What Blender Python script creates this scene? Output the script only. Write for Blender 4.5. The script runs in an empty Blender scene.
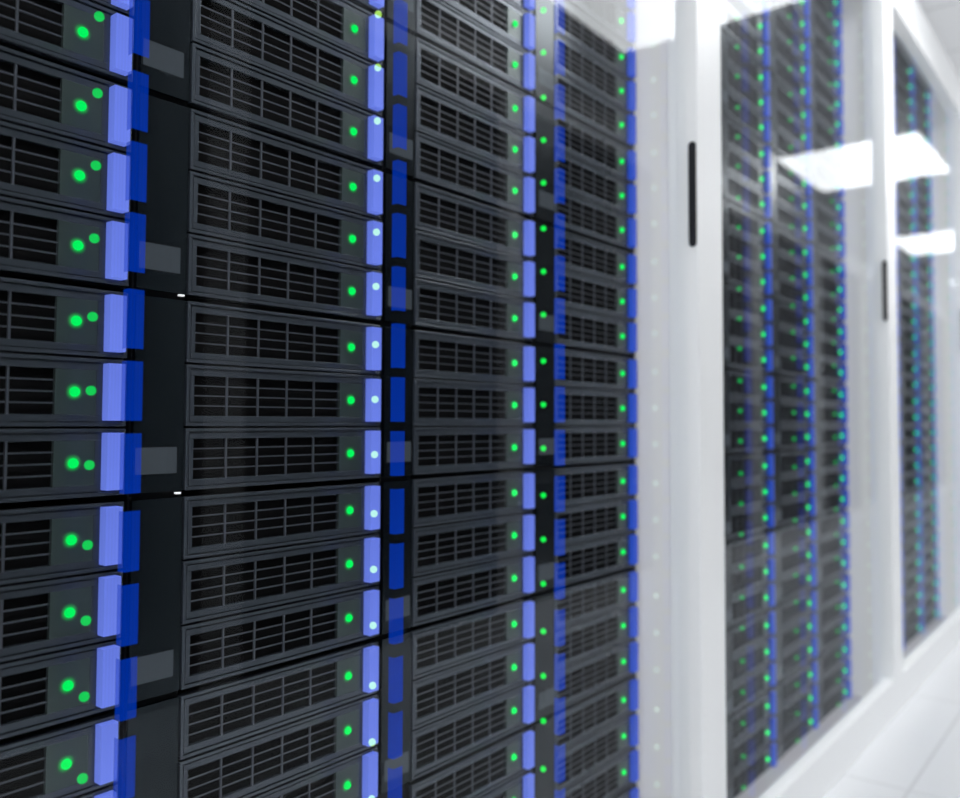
import bpy, bmesh, math
from mathutils import Matrix, Vector

C = bpy.context.scene.collection
SC = bpy.context.scene
SC.view_settings.view_transform = 'Standard'
SC.view_settings.look = 'None'
SC.cycles.max_bounces = 10
SC.cycles.transparent_max_bounces = 24
SC.cycles.glossy_bounces = 4
SC.cycles.sample_clamp_indirect = 6.0

# ------------------------------------------------------------------ dimensions (metres)
EYE = 1.155              # camera height above the floor
RACK = 0.44181           # rack pitch along the row
CAB = 4 * RACK + 0.06816 # cabinet pitch
SRV0 = 0.1971            # left edge of the first rack's servers
LEDX, LEDZ0 = 0.2938, 0.11854
PITCH, GAP = 0.08425, 0.00564
FRONT = 0.82             # front face of the door posts
GLASS = 0.848
TOP, BOT = 1.975, -1.12  # inside top and floor of the cabinets, relative to the eye
CEIL = 2.10
def W(z): return z + EYE

# ------------------------------------------------------------------ node helpers
def new_mat(name):
    m = bpy.data.materials.new(name); m.use_nodes = True
    nt = m.node_tree; nt.nodes.clear()
    out = nt.nodes.new('ShaderNodeOutputMaterial')
    return m, nt, out
def math_n(nt, op, a, b=None, c=None):
    n = nt.nodes.new('ShaderNodeMath'); n.operation = op
    for i, v in enumerate((a, b, c)):
        if v is None: continue
        if isinstance(v, (int, float)): n.inputs[i].default_value = v
        else: nt.links.new(v, n.inputs[i])
    return n.outputs[0]
def srgb(r, g, b):
    f = lambda c: (c/255/12.92) if c/255 <= .04045 else ((c/255+.055)/1.055)**2.4
    return (f(r), f(g), f(b), 1)
def pbr(name, col, rough=.5, metal=0., spec=.5, var=.0, scale=40, emit=None, estr=0, tint=None):
    m, nt, out = new_mat(name)
    p = nt.nodes.new('ShaderNodeBsdfPrincipled')
    p.inputs['Roughness'].default_value = rough; p.inputs['Metallic'].default_value = metal
    p.inputs['Specular IOR Level'].default_value = spec
    if tint: p.inputs['Specular Tint'].default_value = tint
    if var:
        tc = nt.nodes.new('ShaderNodeTexCoord'); no = nt.nodes.new('ShaderNodeTexNoise')
        no.inputs['Scale'].default_value = scale; no.inputs['Detail'].default_value = 3
        nt.links.new(tc.outputs['Object'], no.inputs['Vector'])
        mx = nt.nodes.new('ShaderNodeMix'); mx.data_type = 'RGBA'
        mx.inputs[6].default_value = tuple(c*(1-var) for c in col[:3]) + (1,)
        mx.inputs[7].default_value = tuple(min(1, c*(1+var)) for c in col[:3]) + (1,)
        nt.links.new(no.outputs['Fac'], mx.inputs[0]); nt.links.new(mx.outputs[2], p.inputs['Base Color'])
    else:
        p.inputs['Base Color'].default_value = col
    if emit:
        p.inputs['Emission Color'].default_value = emit; p.inputs['Emission Strength'].default_value = estr
    nt.links.new(p.outputs[0], out.inputs[0])
    return m
def additive(name, col, strength=1., ribs=False, through=1.):
    """a see-through lit plastic: adds its own light to what lies behind it"""
    m, nt, out = new_mat(name)
    e = nt.nodes.new('ShaderNodeEmission'); e.inputs[0].default_value = col; e.inputs[1].default_value = strength
    t = nt.nodes.new('ShaderNodeBsdfTransparent'); a = nt.nodes.new('ShaderNodeAddShader')
    t.inputs[0].default_value = (through, through, through, 1)
    nt.links.new(e.outputs[0], a.inputs[0]); nt.links.new(t.outputs[0], a.inputs[1]); nt.links.new(a.outputs[0], out.inputs[0])
    if ribs: rib_strength(nt, e.inputs[1], strength, .12)
    m.cycles.emission_sampling = 'NONE'
    return m
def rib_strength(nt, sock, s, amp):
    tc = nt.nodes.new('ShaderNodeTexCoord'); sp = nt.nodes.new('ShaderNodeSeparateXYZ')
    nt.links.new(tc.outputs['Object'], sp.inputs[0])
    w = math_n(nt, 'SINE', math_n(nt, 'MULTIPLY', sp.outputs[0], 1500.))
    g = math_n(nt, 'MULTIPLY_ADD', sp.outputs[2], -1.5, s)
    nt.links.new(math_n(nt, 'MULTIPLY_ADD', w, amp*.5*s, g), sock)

M = {}
M['white'] = pbr('white_powder_coat', (.90, .91, .92, 1), .42, var=.015, scale=3, emit=(.94, .97, 1, 1), estr=.19)  # faint glow added to brighten the coat; it is no lamp
M['inner_white'] = pbr('inner_cabinet_paint', (.82, .80, .76, 1), .5, var=.02, scale=3, emit=(1, .98, .94, 1), estr=.17)  # added glow lifts the inside walls, which hold no lamp
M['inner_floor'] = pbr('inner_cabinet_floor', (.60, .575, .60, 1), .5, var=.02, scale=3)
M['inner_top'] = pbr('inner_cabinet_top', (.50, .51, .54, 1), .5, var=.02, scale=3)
M['bezel'] = pbr('server_bezel_metal', (.075, .090, .110, 1), .27, .5, .7, var=.14, scale=60)
M['lamp_plate'] = pbr('lamp_plate_metal', (.066, .090, .086, 1), .3, .4, .6, var=.1, scale=60)  # green tint puts the lamp's spill into the plate colour
M['bars'] = pbr('grille_bar_metal', (.085, .095, .115, 1), .35, .3, .6)
M['black'] = pbr('matt_black', (.004, .004, .0045, 1), .8, spec=.1)
M['rack'] = pbr('rack_black', (.006, .007, .008, 1), .6, spec=.2)
M['panel'] = pbr('rack_panel_black', (.003, .0045, .006, 1), .2, spec=.4, tint=(.7, .88, 1, 1), var=.08, scale=9)
M['handle'] = pbr('handle_black', (.016, .018, .022, 1), .45)
M['clip'] = pbr('white_clip', (.9, .9, .9, 1), .4, emit=(1, 1, 1, 1), estr=.55)  # self-lit white for a painted glint, not a fitting
M['ledp'] = additive('label_film', srgb(54, 59, 64), .5)
M['far_gear'] = pbr('dark_equipment', (.004, .005, .006, 1), .5, spec=.2, var=.1, scale=20)

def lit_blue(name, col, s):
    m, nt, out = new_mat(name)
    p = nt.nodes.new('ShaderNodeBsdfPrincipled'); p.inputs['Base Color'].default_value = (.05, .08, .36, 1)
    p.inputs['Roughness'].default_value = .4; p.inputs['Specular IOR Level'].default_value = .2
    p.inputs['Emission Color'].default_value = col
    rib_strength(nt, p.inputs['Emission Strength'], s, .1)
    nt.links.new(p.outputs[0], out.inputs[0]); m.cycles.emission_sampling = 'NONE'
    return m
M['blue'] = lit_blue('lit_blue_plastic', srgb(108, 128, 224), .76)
M['blue_deep'] = lit_blue('lit_deep_blue_plastic', srgb(20, 72, 196), .6)  # same handles seen at a steep angle, the dimmer look set in colour
M['tab'] = additive('clear_blue_plastic', srgb(0, 44, 150), .95, True, .45)  # displaced glass image of the handle, put into an additive colour
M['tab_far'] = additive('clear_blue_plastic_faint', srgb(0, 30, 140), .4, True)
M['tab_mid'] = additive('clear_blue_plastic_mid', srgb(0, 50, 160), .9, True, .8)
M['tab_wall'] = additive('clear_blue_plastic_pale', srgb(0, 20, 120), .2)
def emit(name, col, s):
    m, nt, out = new_mat(name)
    e = nt.nodes.new('ShaderNodeEmission'); e.inputs[0].default_value = col; e.inputs[1].default_value = s
    nt.links.new(e.outputs[0], out.inputs[0]); return m
M['led'] = emit('green_lamp', srgb(4, 244, 96), 1.0)
M['led_far'] = emit('green_lamp_dim', srgb(4, 215, 100), 3.0)
M['led_mid'] = emit('green_lamp_mid', srgb(4, 240, 96), 1.35)
for k in ('led', 'led_far', 'led_mid'): M[k].cycles.emission_sampling = 'NONE'
M['led2'] = additive('green_lamp_clear', srgb(0, 214, 84), .55, through=.6)  # displaced glass image of the status light, painted as additive glow
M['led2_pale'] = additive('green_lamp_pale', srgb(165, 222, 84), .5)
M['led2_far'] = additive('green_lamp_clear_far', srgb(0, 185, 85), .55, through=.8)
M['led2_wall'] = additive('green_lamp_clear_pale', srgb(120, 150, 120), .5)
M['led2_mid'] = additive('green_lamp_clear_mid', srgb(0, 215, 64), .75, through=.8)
# halo: glow around the lamp painted on a disc, fading outward
def halo_mat(name, s):
    m, nt, out = new_mat(name)
    tc = nt.nodes.new('ShaderNodeTexCoord'); sp = nt.nodes.new('ShaderNodeSeparateXYZ')
    nt.links.new(tc.outputs['Object'], sp.inputs[0])
    r = math_n(nt, 'SQRT', math_n(nt, 'ADD', math_n(nt, 'POWER', math_n(nt, 'ABSOLUTE', sp.outputs[0]), 2.), math_n(nt, 'POWER', math_n(nt, 'ABSOLUTE', sp.outputs[2]), 2.)))
    f = nt.nodes.new('ShaderNodeMapRange'); f.inputs['From Min'].default_value = .0052; f.inputs['From Max'].default_value = .0125
    f.inputs['To Min'].default_value = 1; f.inputs['To Max'].default_value = 0
    nt.links.new(r, f.inputs['Value'])
    q = math_n(nt, 'MULTIPLY', math_n(nt, 'POWER', f.outputs[0], 2.6), s)
    e = nt.nodes.new('ShaderNodeEmission'); e.inputs[0].default_value = srgb(0, 215, 75)
    nt.links.new(q, e.inputs[1])
    t = nt.nodes.new('ShaderNodeBsdfTransparent'); a = nt.nodes.new('ShaderNodeAddShader')
    nt.links.new(e.outputs[0], a.inputs[0]); nt.links.new(t.outputs[0], a.inputs[1]); nt.links.new(a.outputs[0], out.inputs[0])
    m.cycles.emission_sampling = 'NONE'
    return m
M['halo'] = halo_mat('green_lens_ring', .75)

# window glass of the doors: clear, mirror-like at grazing angles (Schlick)
def glass_mat():
    m, nt, out = new_mat('door_glass')
    g = nt.nodes.new('ShaderNodeNewGeometry'); d = nt.nodes.new('ShaderNodeVectorMath'); d.operation = 'DOT_PRODUCT'
    nt.links.new(g.outputs['Incoming'], d.inputs[0]); nt.links.new(g.outputs['True Normal'], d.inputs[1])
    c = math_n(nt, 'ABSOLUTE', d.outputs['Value'])
    k = math_n(nt, 'POWER', math_n(nt, 'SUBTRACT', 1., c), 3.)
    F = math_n(nt, 'MULTIPLY_ADD', k, .21, .009)
    gl = nt.nodes.new('ShaderNodeBsdfGlossy'); gl.inputs['Roughness'].default_value = .0
    gl.inputs['Color'].default_value = (.95, .98, 1, 1)
    t = nt.nodes.new('ShaderNodeBsdfTransparent'); t.inputs[0].default_value = (.97, .98, .985, 1)
    mx = nt.nodes.new('ShaderNodeMixShader')
    nt.links.new(F, mx.inputs[0]); nt.links.new(t.outputs[0], mx.inputs[1]); nt.links.new(gl.outputs[0], mx.inputs[2])
    nt.links.new(mx.outputs[0], out.inputs[0])
    return m
M['glass'] = glass_mat()

# tiled surfaces: thin joint lines on a grid
def tiled(name, col, line, px, ox, py, oy, w, rough, spec=.5, glow=0):
    m, nt, out = new_mat(name)
    p = nt.nodes.new('ShaderNodeBsdfPrincipled'); p.inputs['Roughness'].default_value = rough
    p.inputs['Specular IOR Level'].default_value = spec
    g = nt.nodes.new('ShaderNodeTexCoord'); sp = nt.nodes.new('ShaderNodeSeparateXYZ')
    nt.links.new(g.outputs['Object'], sp.inputs[0])
    def ln(s, per, off):
        u = math_n(nt, 'SUBTRACT', s, off)
        q = math_n(nt, 'PINGPONG', u, per/2)
        return math_n(nt, 'LESS_THAN', q, w/2)
    L = math_n(nt, 'MAXIMUM', ln(sp.outputs[0], px, ox), ln(sp.outputs[1], py, oy))
    no = nt.nodes.new('ShaderNodeTexNoise'); no.inputs['Scale'].default_value = 2.5
    nt.links.new(g.outputs['Object'], no.inputs['Vector'])
    v = nt.nodes.new('ShaderNodeMix'); v.data_type = 'RGBA'
    v.inputs[6].default_value = tuple(c*.98 for c in col[:3])+(1,); v.inputs[7].default_value = tuple(min(1, c*1.02) for c in col[:3])+(1,)
    nt.links.new(no.outputs['Fac'], v.inputs[0])
    mx = nt.nodes.new('ShaderNodeMix'); mx.data_type = 'RGBA'
    nt.links.new(L, mx.inputs[0]); nt.links.new(v.outputs[2], mx.inputs[6]); mx.inputs[7].default_value = line
    nt.links.new(mx.outputs[2], p.inputs['Base Color']); nt.links.new(p.outputs[0], out.inputs[0])
    if glow:
        nt.links.new(mx.outputs[2], p.inputs['Emission Color']); p.inputs['Emission Strength'].default_value = glow
    return m
M['floor'] = tiled('raised_floor_tiles', (.82, .835, .86, 1), (.68, .69, .71, 1), 1.055, 2.98, 1.055, .626, .010, .3, .3)
M['ceiling'] = tiled('ceiling_tiles', (.60, .61, .625, 1), (.42, .43, .44, 1), .6118, 5.345, .6118, .02, .012, .8, .2, .46)  # tiles glow as added fill besides the light panels
M['wall'] = pbr('wall_paint', (.62, .63, .65, 1), .7, var=.02, scale=2)
M['diffuser'] = emit('light_diffuser', (.99, .995, 1., 1), 10.5)

# ------------------------------------------------------------------ mesh helpers
def box(bm, x0, x1, y0, y1, z0, z1, mi=0, bev=0):
    v = [bm.verts.new(p) for p in ((x0,y0,z0),(x1,y0,z0),(x1,y1,z0),(x0,y1,z0),(x0,y0,z1),(x1,y0,z1),(x1,y1,z1),(x0,y1,z1))]
    fs = [bm.faces.new([v[i] for i in q]) for q in ((0,3,2,1),(4,5,6,7),(0,1,5,4),(1,2,6,5),(2,3,7,6),(3,0,4,7))]
    for f in fs: f.material_index = mi
    if bev:
        es = list({e for f in fs for e in f.edges})
        bmesh.ops.bevel(bm, geom=es, offset=bev, segments=2, affect='EDGES', profile=.5)
def ring(bm, x0, x1, z0, z1, wx, wz, y0, y1, bev=0):
    box(bm, x0, x1, y0, y1, z1-wz, z1, bev=bev); box(bm, x0, x1, y0, y1, z0, z0+wz, bev=bev)
    box(bm, x0, x0+wx, y0, y1, z0+wz, z1-wz, bev=bev); box(bm, x1-wx, x1, y0, y1, z0+wz, z1-wz, bev=bev)
def mk(name, bm, mats, parent=None, loc=(0, 0, 0)):
    me = bpy.data.meshes.new(name); 
    bmesh.ops.recalc_face_normals(bm, faces=bm.faces)
    bm.to_mesh(me); bm.free()
    for m in (mats if isinstance(mats, (list, tuple)) else [mats]): me.materials.append(m)
    o = bpy.data.objects.new(name, me); C.objects.link(o); o.location = loc
    if parent: o.parent = parent
    return o
def empty(name, loc, label, cat, group=None):
    o = bpy.data.objects.new(name, None); C.objects.link(o); o.location = loc
    o.empty_display_size = .05
    o['label'] = label; o['category'] = cat
    if group: o['group'] = group
    return o
def struct(name, bm, mats, loc=(0, 0, 0)):
    o = mk(name, bm, mats, None, loc); o['kind'] = 'structure'; return o
def B(*a, **k):
    bm = bmesh.new(); box(bm, *a, **k); return bm

# ------------------------------------------------------------------ camera (fitted to the picture's perspective)
F, CY, YAW, PIT, ROLL = 850.0, 387.53785, .66845, .04074, .00341
fw = Vector((math.cos(YAW)*math.cos(PIT), math.sin(YAW)*math.cos(PIT), math.sin(PIT)))
rt = Vector((math.sin(YAW), -math.cos(YAW), 0)); up = rt.cross(fw)
r2 = rt*math.cos(ROLL) + up*math.sin(ROLL); u2 = -rt*math.sin(ROLL) + up*math.cos(ROLL)
def proj(X, Y, Z):
    p = Vector((X, Y, Z)); d = p.dot(fw)
    if d <= .05: return None
    return 480 + F*p.dot(r2)/d, CY - F*p.dot(u2)/d
cam = bpy.data.cameras.new('camera'); co = bpy.data.objects.new('camera', cam); C.objects.link(co)
co.matrix_world = Matrix(((r2.x, u2.x, -fw.x, 0), (r2.y, u2.y, -fw.y, 0), (r2.z, u2.z, -fw.z, EYE), (0, 0, 0, 1)))
cam.sensor_width = 36; cam.lens = F/960*36; cam.shift_x = 0; cam.shift_y = (CY-399)/960
cam.clip_start = .02; cam.clip_end = 60
cam.dof.use_dof = True; cam.dof.focus_distance = 1.13; cam.dof.aperture_fstop = 2.4
SC.camera = co

# ------------------------------------------------------------------ the room
XA, XB, YB, YF = -6.0, 21.0, -2.0, 1.75
struct('floor', B(XA, XB, YB, YF, -.1, 0), M['floor'])
struct('ceiling', B(XA, XB, YB, YF, 0, .1), M['ceiling'], (0, 0, W(CEIL)))
struct('wall_back', B(XA, XB, YF, YF+.1, 0, W(CEIL)), M['wall'])
struct('wall_front', B(XA, XB, YB-.1, YB, 0, W(CEIL)), M['wall'])
struct('wall_near', B(XA-.1, XA, YB, YF, 0, W(CEIL)), M['wall'])
struct('wall_far', B(XB, XB+.1, YB, YF, 0, W(CEIL)), M['wall'])

# ceiling light panels
words = ['first', 'second', 'third', 'fourth', 'fifth', 'sixth', 'seventh', 'eighth', 'ninth', 'tenth']
lp = None
for n in range(-3, 4):
    cx = 7.27 + 3.6708*n
    L = empty('ceiling_light', (cx, -.08, W(CEIL)), 'square white ceiling light panel over the aisle', 'light', 'ceiling light panels over the aisle')
    if lp is None:
        bm = bmesh.new()
        for a in ((-.64, .64, -.54, -.515), (-.64, .64, .515, .54), (-.64, -.615, -.515, .515), (.615, .64, -.515, .515)):
            box(bm, a[0], a[1], a[2], a[3], -.012, 0)
        f = mk('light_frame', bm, M['white'], L)
        d = mk('diffuser', B(-.615, .615, -.515, .515, -.009, -.003), M['diffuser'], L)
        lp = (f, d)
    else:
        for s in lp:
            c = s.copy(); C.objects.link(c); c.parent = L

# ------------------------------------------------------------------ cabinets
def stadium(bm, cy, cz, w, h, x0, x1, seg=10):
    """upright rounded bar whose flat lies in the YZ plane"""
    pts = []
    r = w/2
    for i in range(seg+1):
        a = math.pi*i/seg; pts.append((cy + r*math.cos(a), cz + h/2 - r + r*math.sin(a)))
    for i in range(seg+1):
        a = math.pi + math.pi*i/seg; pts.append((cy + r*math.cos(a), cz - h/2 + r + r*math.sin(a)))
    A = [bm.verts.new((x0, y, z)) for y, z in pts]; Bv = [bm.verts.new((x1, y, z)) for y, z in pts]
    bm.faces.new(A); bm.faces.new(Bv[::-1])
    n = len(pts)
    for i in range(n): bm.faces.new((A[i], A[(i+1) % n], Bv[(i+1) % n], Bv[i]))

def cabinet(x0, label, flip=False, group=None, mats=M):
    """x0: where the previous cabinet's row period starts (post of this one at x0+1.858..x0+2.0)"""
    sgn = -1 if flip else 1
    off = -.21 if flip else 0.0      # the opposite row stands at y = -1.03
    yy = lambda y: sgn*y + off
    def bx(bm, xa, xb, ya, yb, za, zb, **k):
        y0, y1 = sorted((yy(ya), yy(yb))); box(bm, xa, xb, y0, y1, za, zb, **k)
    def part(name, boxes, mat, par, bev=0):
        bm = bmesh.new()
        for b in boxes: bx(bm, *b, bev=bev)
        return mk(name, bm, mat, par)
    L = x0 + 2.0005 - CAB; R = x0 + 2.0   # inner outline of the cabinet
    T = empty('server_cabinet', (0, 0, 0), label, 'cabinet', group)
    T.location = ((L+R)/2, yy(1.2), 0)
    def rel(o):
        if o.parent is T: o.location = (-(L+R)/2, -yy(1.2), 0)
        return o
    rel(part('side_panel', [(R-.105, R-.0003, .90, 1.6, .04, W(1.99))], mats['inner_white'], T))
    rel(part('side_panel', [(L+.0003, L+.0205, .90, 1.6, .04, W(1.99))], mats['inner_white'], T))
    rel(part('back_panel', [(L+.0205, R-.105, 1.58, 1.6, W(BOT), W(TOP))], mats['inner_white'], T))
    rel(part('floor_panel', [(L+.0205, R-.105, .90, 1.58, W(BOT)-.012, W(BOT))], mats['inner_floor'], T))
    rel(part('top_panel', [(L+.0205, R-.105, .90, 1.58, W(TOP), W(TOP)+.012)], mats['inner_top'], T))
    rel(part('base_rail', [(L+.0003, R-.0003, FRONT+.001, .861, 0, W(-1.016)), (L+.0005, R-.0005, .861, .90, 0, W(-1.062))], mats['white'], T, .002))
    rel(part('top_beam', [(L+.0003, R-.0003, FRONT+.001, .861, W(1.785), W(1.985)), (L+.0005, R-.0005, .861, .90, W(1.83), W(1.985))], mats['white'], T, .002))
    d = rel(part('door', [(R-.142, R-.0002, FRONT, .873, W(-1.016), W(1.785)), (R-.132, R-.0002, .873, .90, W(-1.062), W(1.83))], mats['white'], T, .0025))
    if not flip:
        bm = bmesh.new()
        xa, xb = L+.0005, R-.1421
        v = [bm.verts.new(p) for p in ((xa, yy(GLASS), W(-1.014)), (xb, yy(GLASS), W(-1.014)), (xb, yy(GLASS), W(1.783)), (xa, yy(GLASS), W(1.783)))]
        bm.faces.new(v)
        g = mk('glass_pane', bm, mats['glass'], d)
        bm = bmesh.new(); stadium(bm, .8332, W(.5362), .0195, .250, R-.1455, R-.1410)
        h = mk('door_handle', bm, mats['handle'], d)
        bm2 = bmesh.new()
    else:
        rel(part('equipment_panel', [(L+.0205, R-.105, .895, 1.3, W(BOT), W(TOP)-.02)], mats['far_gear'], T))
    return T

names = {1: 'glass-doored white server cabinet filling most of the view',
         2: 'second white server cabinet along the row, with its black pull handle beyond',
         3: 'third white server cabinet along the row, narrow in the distance',
         4: 'last white server cabinet, only its post showing at the edge'}
names = {1: 'white glass-fronted cabinet closest to the viewer, full of large sharp servers',
         2: 'white glass-fronted cabinet in the middle of the row, its whole lower rail visible',
         3: 'narrow-looking white glass-fronted cabinet under the slanting white top beam',
         4: 'white cabinet at the far end of the row, only its edge showing'}
for k in (1, 2, 3, 4):
    cabinet((k-1)*CAB, names[k])
for k in range(-2, 10):
    cabinet((k-1)*CAB, 'white cabinet of the opposite row, mirrored faintly in the glass doors', True, 'cabinets of the opposite row')

# ------------------------------------------------------------------ one server
SX = .358
def disc(bm, r, y, seg=20, mi=0):
    v = [bm.verts.new((r*math.cos(2*math.pi*i/seg), y, r*math.sin(2*math.pi*i/seg))) for i in range(seg)]
    f = bm.faces.new(v); f.material_index = mi
def make_server():
    root = bpy.data.objects.new('rack_server', None); C.objects.link(root); root.empty_display_size = .03
    P = {}
    # chassis: open-fronted dark case behind the bezel
    bm = bmesh.new()
    box(bm, .003, .355, .0062, .30, -.039, .039)
    P['chassis'] = mk('chassis', bm, M['black'], root)
    bm = bmesh.new()
    ring(bm, 0, SX, -.0407, .0405, .0045, .0042, -.003, .012, bev=.0006)   # raised rim
    box(bm, .0045, SX-.0045, .0035, .0060, -.0365, -.0270); box(bm, .0045, SX-.0045, .0035, .0060, .0268, .0363)
    box(bm, .0045, .0128, .0035, .0060, -.0270, .0268); box(bm, .2712, SX-.0045, .0035, .0060, -.0270, .0268)  # floor of the groove
    ring(bm, .0062, .3265, -.0350, .0345, .0066, .0080, -.0012, .0035, bev=.0004)
    box(bm, .2712, .3198, -.0012, .0035, -.0270, .0265, mi=1)
    P['bezel'] = mk('bezel', bm, [M['bezel'], M['lamp_plate']], root)
    # grille: four uprights, three cross bars
    bm = bmesh.new()
    x0, x1, z0, z1 = .0128, .2712, -.0270, .0267
    for i in range(1, 5):
        x = x0 + (x1-x0)*i/5; box(bm, x-.0013, x+.0013, -.0005, .002, z0, z1)
    for j in range(1, 4):
        z = z0 + (z1-z0)*j/4; box(bm, x0, x1, .0000, .0015, z-.00085, z+.00085)
    P['grille'] = mk('grille', bm, M['bars'], root)
    # status light: small dome over a disc that carries its painted glow
    bm = bmesh.new()
    bmesh.ops.create_uvsphere(bm, u_segments=16, v_segments=10, radius=.0059, matrix=Matrix.Translation((0, -.0025, 0)))
    disc(bm, .0125, -.0014, 24, 1)
    P['status_light'] = mk('status_light', bm, [M['led'], M['halo']], root, (LEDX, 0, 0))
    # blue release handle at the end of the bezel
    bm = bmesh.new()
    box(bm, .3302, .3516, -.012, .003, -.0340, .0355, bev=.0008)
    P['release_handle'] = mk('release_handle', bm, M['blue'], root)
    # ghosts of handle and light: displaced images in the glass, built as glowing meshes
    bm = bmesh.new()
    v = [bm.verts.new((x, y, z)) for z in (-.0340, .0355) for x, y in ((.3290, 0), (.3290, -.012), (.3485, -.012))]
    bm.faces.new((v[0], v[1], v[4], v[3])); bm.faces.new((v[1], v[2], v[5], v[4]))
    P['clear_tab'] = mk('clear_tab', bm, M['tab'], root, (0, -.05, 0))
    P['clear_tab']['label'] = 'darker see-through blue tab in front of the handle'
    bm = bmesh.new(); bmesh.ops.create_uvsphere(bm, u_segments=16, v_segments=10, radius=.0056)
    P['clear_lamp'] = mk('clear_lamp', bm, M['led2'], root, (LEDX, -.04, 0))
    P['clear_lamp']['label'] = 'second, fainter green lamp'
    return root, P
proto, PP = make_server()
# variants of the light-coloured parts share shape but not material
def variant(o, mats):
    me = o.data.copy()
    for i, m in enumerate(mats): me.materials[i] = m
    return me
M['led_last'] = emit('green_lamp_last', srgb(4, 225, 130), 3.0); M['led_last'].cycles.emission_sampling = 'NONE'
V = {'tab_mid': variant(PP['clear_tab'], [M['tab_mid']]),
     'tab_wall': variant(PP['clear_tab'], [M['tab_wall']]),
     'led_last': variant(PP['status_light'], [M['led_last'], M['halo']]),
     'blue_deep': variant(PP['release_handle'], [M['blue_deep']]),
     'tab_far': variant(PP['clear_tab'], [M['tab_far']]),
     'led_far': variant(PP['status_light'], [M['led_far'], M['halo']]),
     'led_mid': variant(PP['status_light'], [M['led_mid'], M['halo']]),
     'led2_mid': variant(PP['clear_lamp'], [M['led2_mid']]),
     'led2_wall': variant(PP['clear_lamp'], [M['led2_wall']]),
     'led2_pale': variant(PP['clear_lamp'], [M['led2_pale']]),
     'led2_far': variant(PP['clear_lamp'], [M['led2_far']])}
light_ghost_y = [.944, .933, .920, .905, .901, .898, .896, .895]
ghost_dx = [-.0079, -.0107, -.0121, -.013, -.012, -.010, -.010, -.010]
handle_ghost_y = [.942, .934, .918, .905, .901, .898, .896, .895]

def ordinal(n):
    o = ['zeroth', 'first', 'second', 'third', 'fourth', 'fifth', 'sixth', 'seventh', 'eighth', 'ninth', 'tenth', 'eleventh', 'twelfth',
         'thirteenth', 'fourteenth', 'fifteenth', 'sixteenth', 'seventeenth', 'eighteenth', 'nineteenth', 'twentieth']
    if n <= 20: return o[n]
    t = {2: 'twenty', 3: 'thirty'}[n//10]
    return {2: 'twentieth', 3: 'thirtieth'}[n//10] if n % 10 == 0 else t + '-' + o[n % 10]
def row_z(i): return LEDZ0 - i*PITCH - math.floor(i/3)*GAP
cabname = {0: 'nearest', 1: 'second', 2: 'third'}
used = 0
racks = {}
for c in (0, 1, 2, 3, 4, 5, 6, 7, 9, 10, 11):
    x = SRV0 + c*RACK + (c//4)*0.06816
    rows = []
    for i in range(-21, 15):
        z = row_z(i)
        q = [proj(x+dx, 1.0, z+dz) for dx in (0, SX) for dz in (-.0385, .0385)]
        q.append(proj(x+LEDX, .95, z))
        if any(p and -2 < p[0] < 962 and -2 < p[1] < 800 for p in q): rows.append(i)
    racks[c] = rows
    for n, i in enumerate(rows):
        if used == 0: r = proto; ch = PP
        else:
            r = proto.copy(); C.objects.link(r); ch = {}
            for k, s in PP.items():
                d = s.copy(); C.objects.link(d); d.parent = r; ch[k] = d
        used += 1
        r.location = (x, 1.0, W(row_z(i)))
        ci = min(c, 7)
        ch['clear_lamp'].location.y = light_ghost_y[ci] - 1; ch['clear_tab'].location.y = handle_ghost_y[ci] - 1
        ch['clear_lamp'].location.x = LEDX + ghost_dx[ci]; ch['clear_tab'].location.x = ghost_dx[ci]
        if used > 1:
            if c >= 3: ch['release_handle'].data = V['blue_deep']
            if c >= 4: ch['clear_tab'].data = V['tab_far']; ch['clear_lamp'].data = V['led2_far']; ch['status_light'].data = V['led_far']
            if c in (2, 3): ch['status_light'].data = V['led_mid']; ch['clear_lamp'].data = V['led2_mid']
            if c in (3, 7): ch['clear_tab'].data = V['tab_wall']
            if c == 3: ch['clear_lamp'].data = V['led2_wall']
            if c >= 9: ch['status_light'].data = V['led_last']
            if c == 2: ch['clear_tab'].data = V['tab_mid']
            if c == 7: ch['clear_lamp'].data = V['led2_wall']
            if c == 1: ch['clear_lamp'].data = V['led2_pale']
        where = f"{ordinal(n+1)} from the top in view" if (c < 4 or n < len(rows)/2) else f"{ordinal(len(rows)-n)} from the bottom"
        rackw = f"{ordinal(c % 4 + 1)} rack" if c % 4 < 3 else "last rack"
        r['label'] = f"dark slotted server, {where}, {rackw} of the {cabname[c//4]} cabinet"
        r['category'] = 'server'
        r['group'] = f"servers in the {rackw} of the {cabname[c//4]} cabinet"
print('servers', used)

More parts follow.
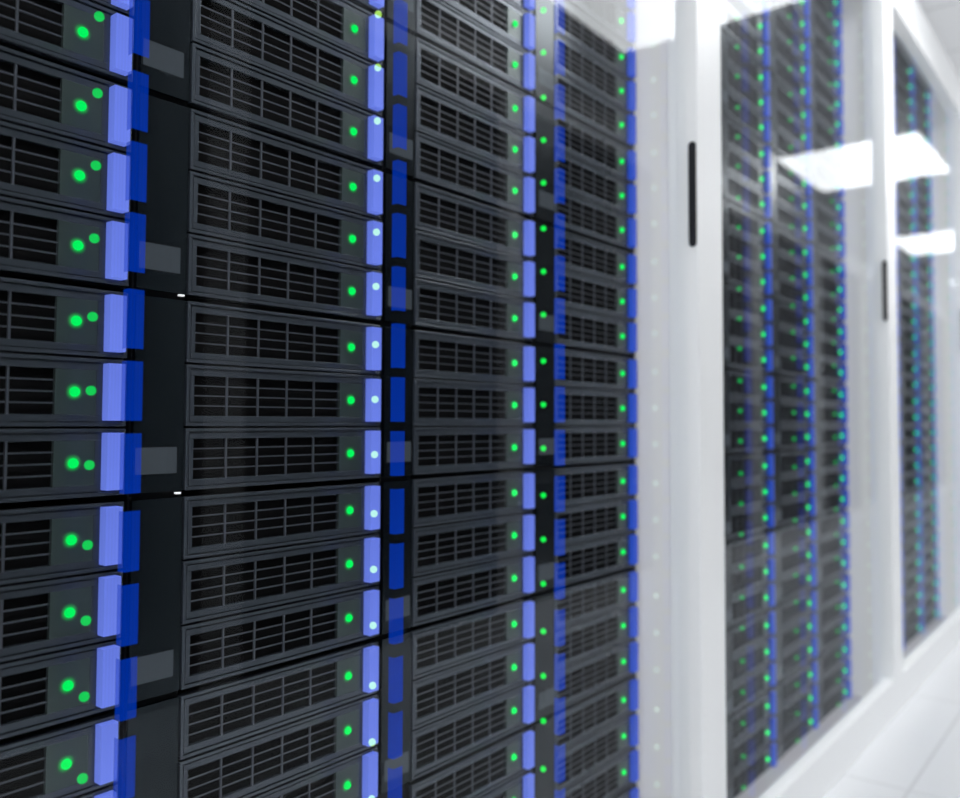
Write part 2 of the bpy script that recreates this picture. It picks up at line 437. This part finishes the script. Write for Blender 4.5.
# ------------------------------------------------------------------ racks that carry them
for c, rows in racks.items():
    x = SRV0 + c*RACK + (c//4)*0.06816
    last = (c % 4 == 3)
    rackw = f"{ordinal(c % 4 + 1)} from the viewer" if not last else "beside the white side wall"
    T = empty('server_rack', (x, 1.0, W(BOT)), f"tall black rack of the {cabname[c//4]} cabinet, {rackw}", 'rack')
    zb = -W(BOT)
    bm = bmesh.new()
    box(bm, -.0035, .3685, .31, .33, 0, TOP-BOT-.005)                        # back
    box(bm, -.0065, -.0015, .004, .31, 0, TOP-BOT-.005)                      # side skins
    box(bm, .3675, .3715 if last else .440, .006, .31, 0, TOP-BOT-.005)
    box(bm, -.0065, .3715, .02, .31, TOP-BOT-.009, TOP-BOT-.004)
    mk('rack_frame', bm, M['rack'], T)
    # thin shelves that the servers stand on
    bm = bmesh.new()
    for i in rows:
        z = row_z(i) - BOT
        box(bm, 0, .3665, .02, .30, z-.0407-.0014, z-.0392)
    mk('shelf_rails', bm, M['rack'], T)
    if not last:
        pm = lm = None
        units = sorted({i//3 for i in rows})
        for u in units:
            z1 = row_z(3*u) + .0405 - BOT; z0 = row_z(3*u+2) - .0405 - BOT
            if pm is None:
                h = z1-z0
                p = mk('side_panel', B(.3695, .4395, -.001, .005, 0, h), M['panel'], T, (0, 0, z0)); pm = p
                l = mk('label_plate', B(.3665, .4235, -.012, -.0115, -.0168, .0168), M['ledp'], T, (0, 0, row_z(3*u+2)-BOT)); lm = l  # pale see-through rectangle in front of each unit's side panel
            else:
                p = pm.copy(); C.objects.link(p); p.location = (0, 0, z0); p.parent = T
                l = lm.copy(); C.objects.link(l); l.location = (0, 0, row_z(3*u+2)-BOT); l.parent = T
        if c == 0:
            for u in (-1, 0):
                z = row_z(3*u+2) - BOT - .0435
                mk('white_clip', B(.4270, .4345, -.006, -.001, z-.0012, z+.0012, bev=.0005), M['clip'], T)  # bright sliver put in for light showing through the gap

# gentle fill from the air above the room, so nothing is pitch dark
w = bpy.data.worlds.new('world'); SC.world = w; w.use_nodes = True
w.node_tree.nodes['Background'].inputs[0].default_value = (.8, .85, .9, 1)
w.node_tree.nodes['Background'].inputs[1].default_value = .3
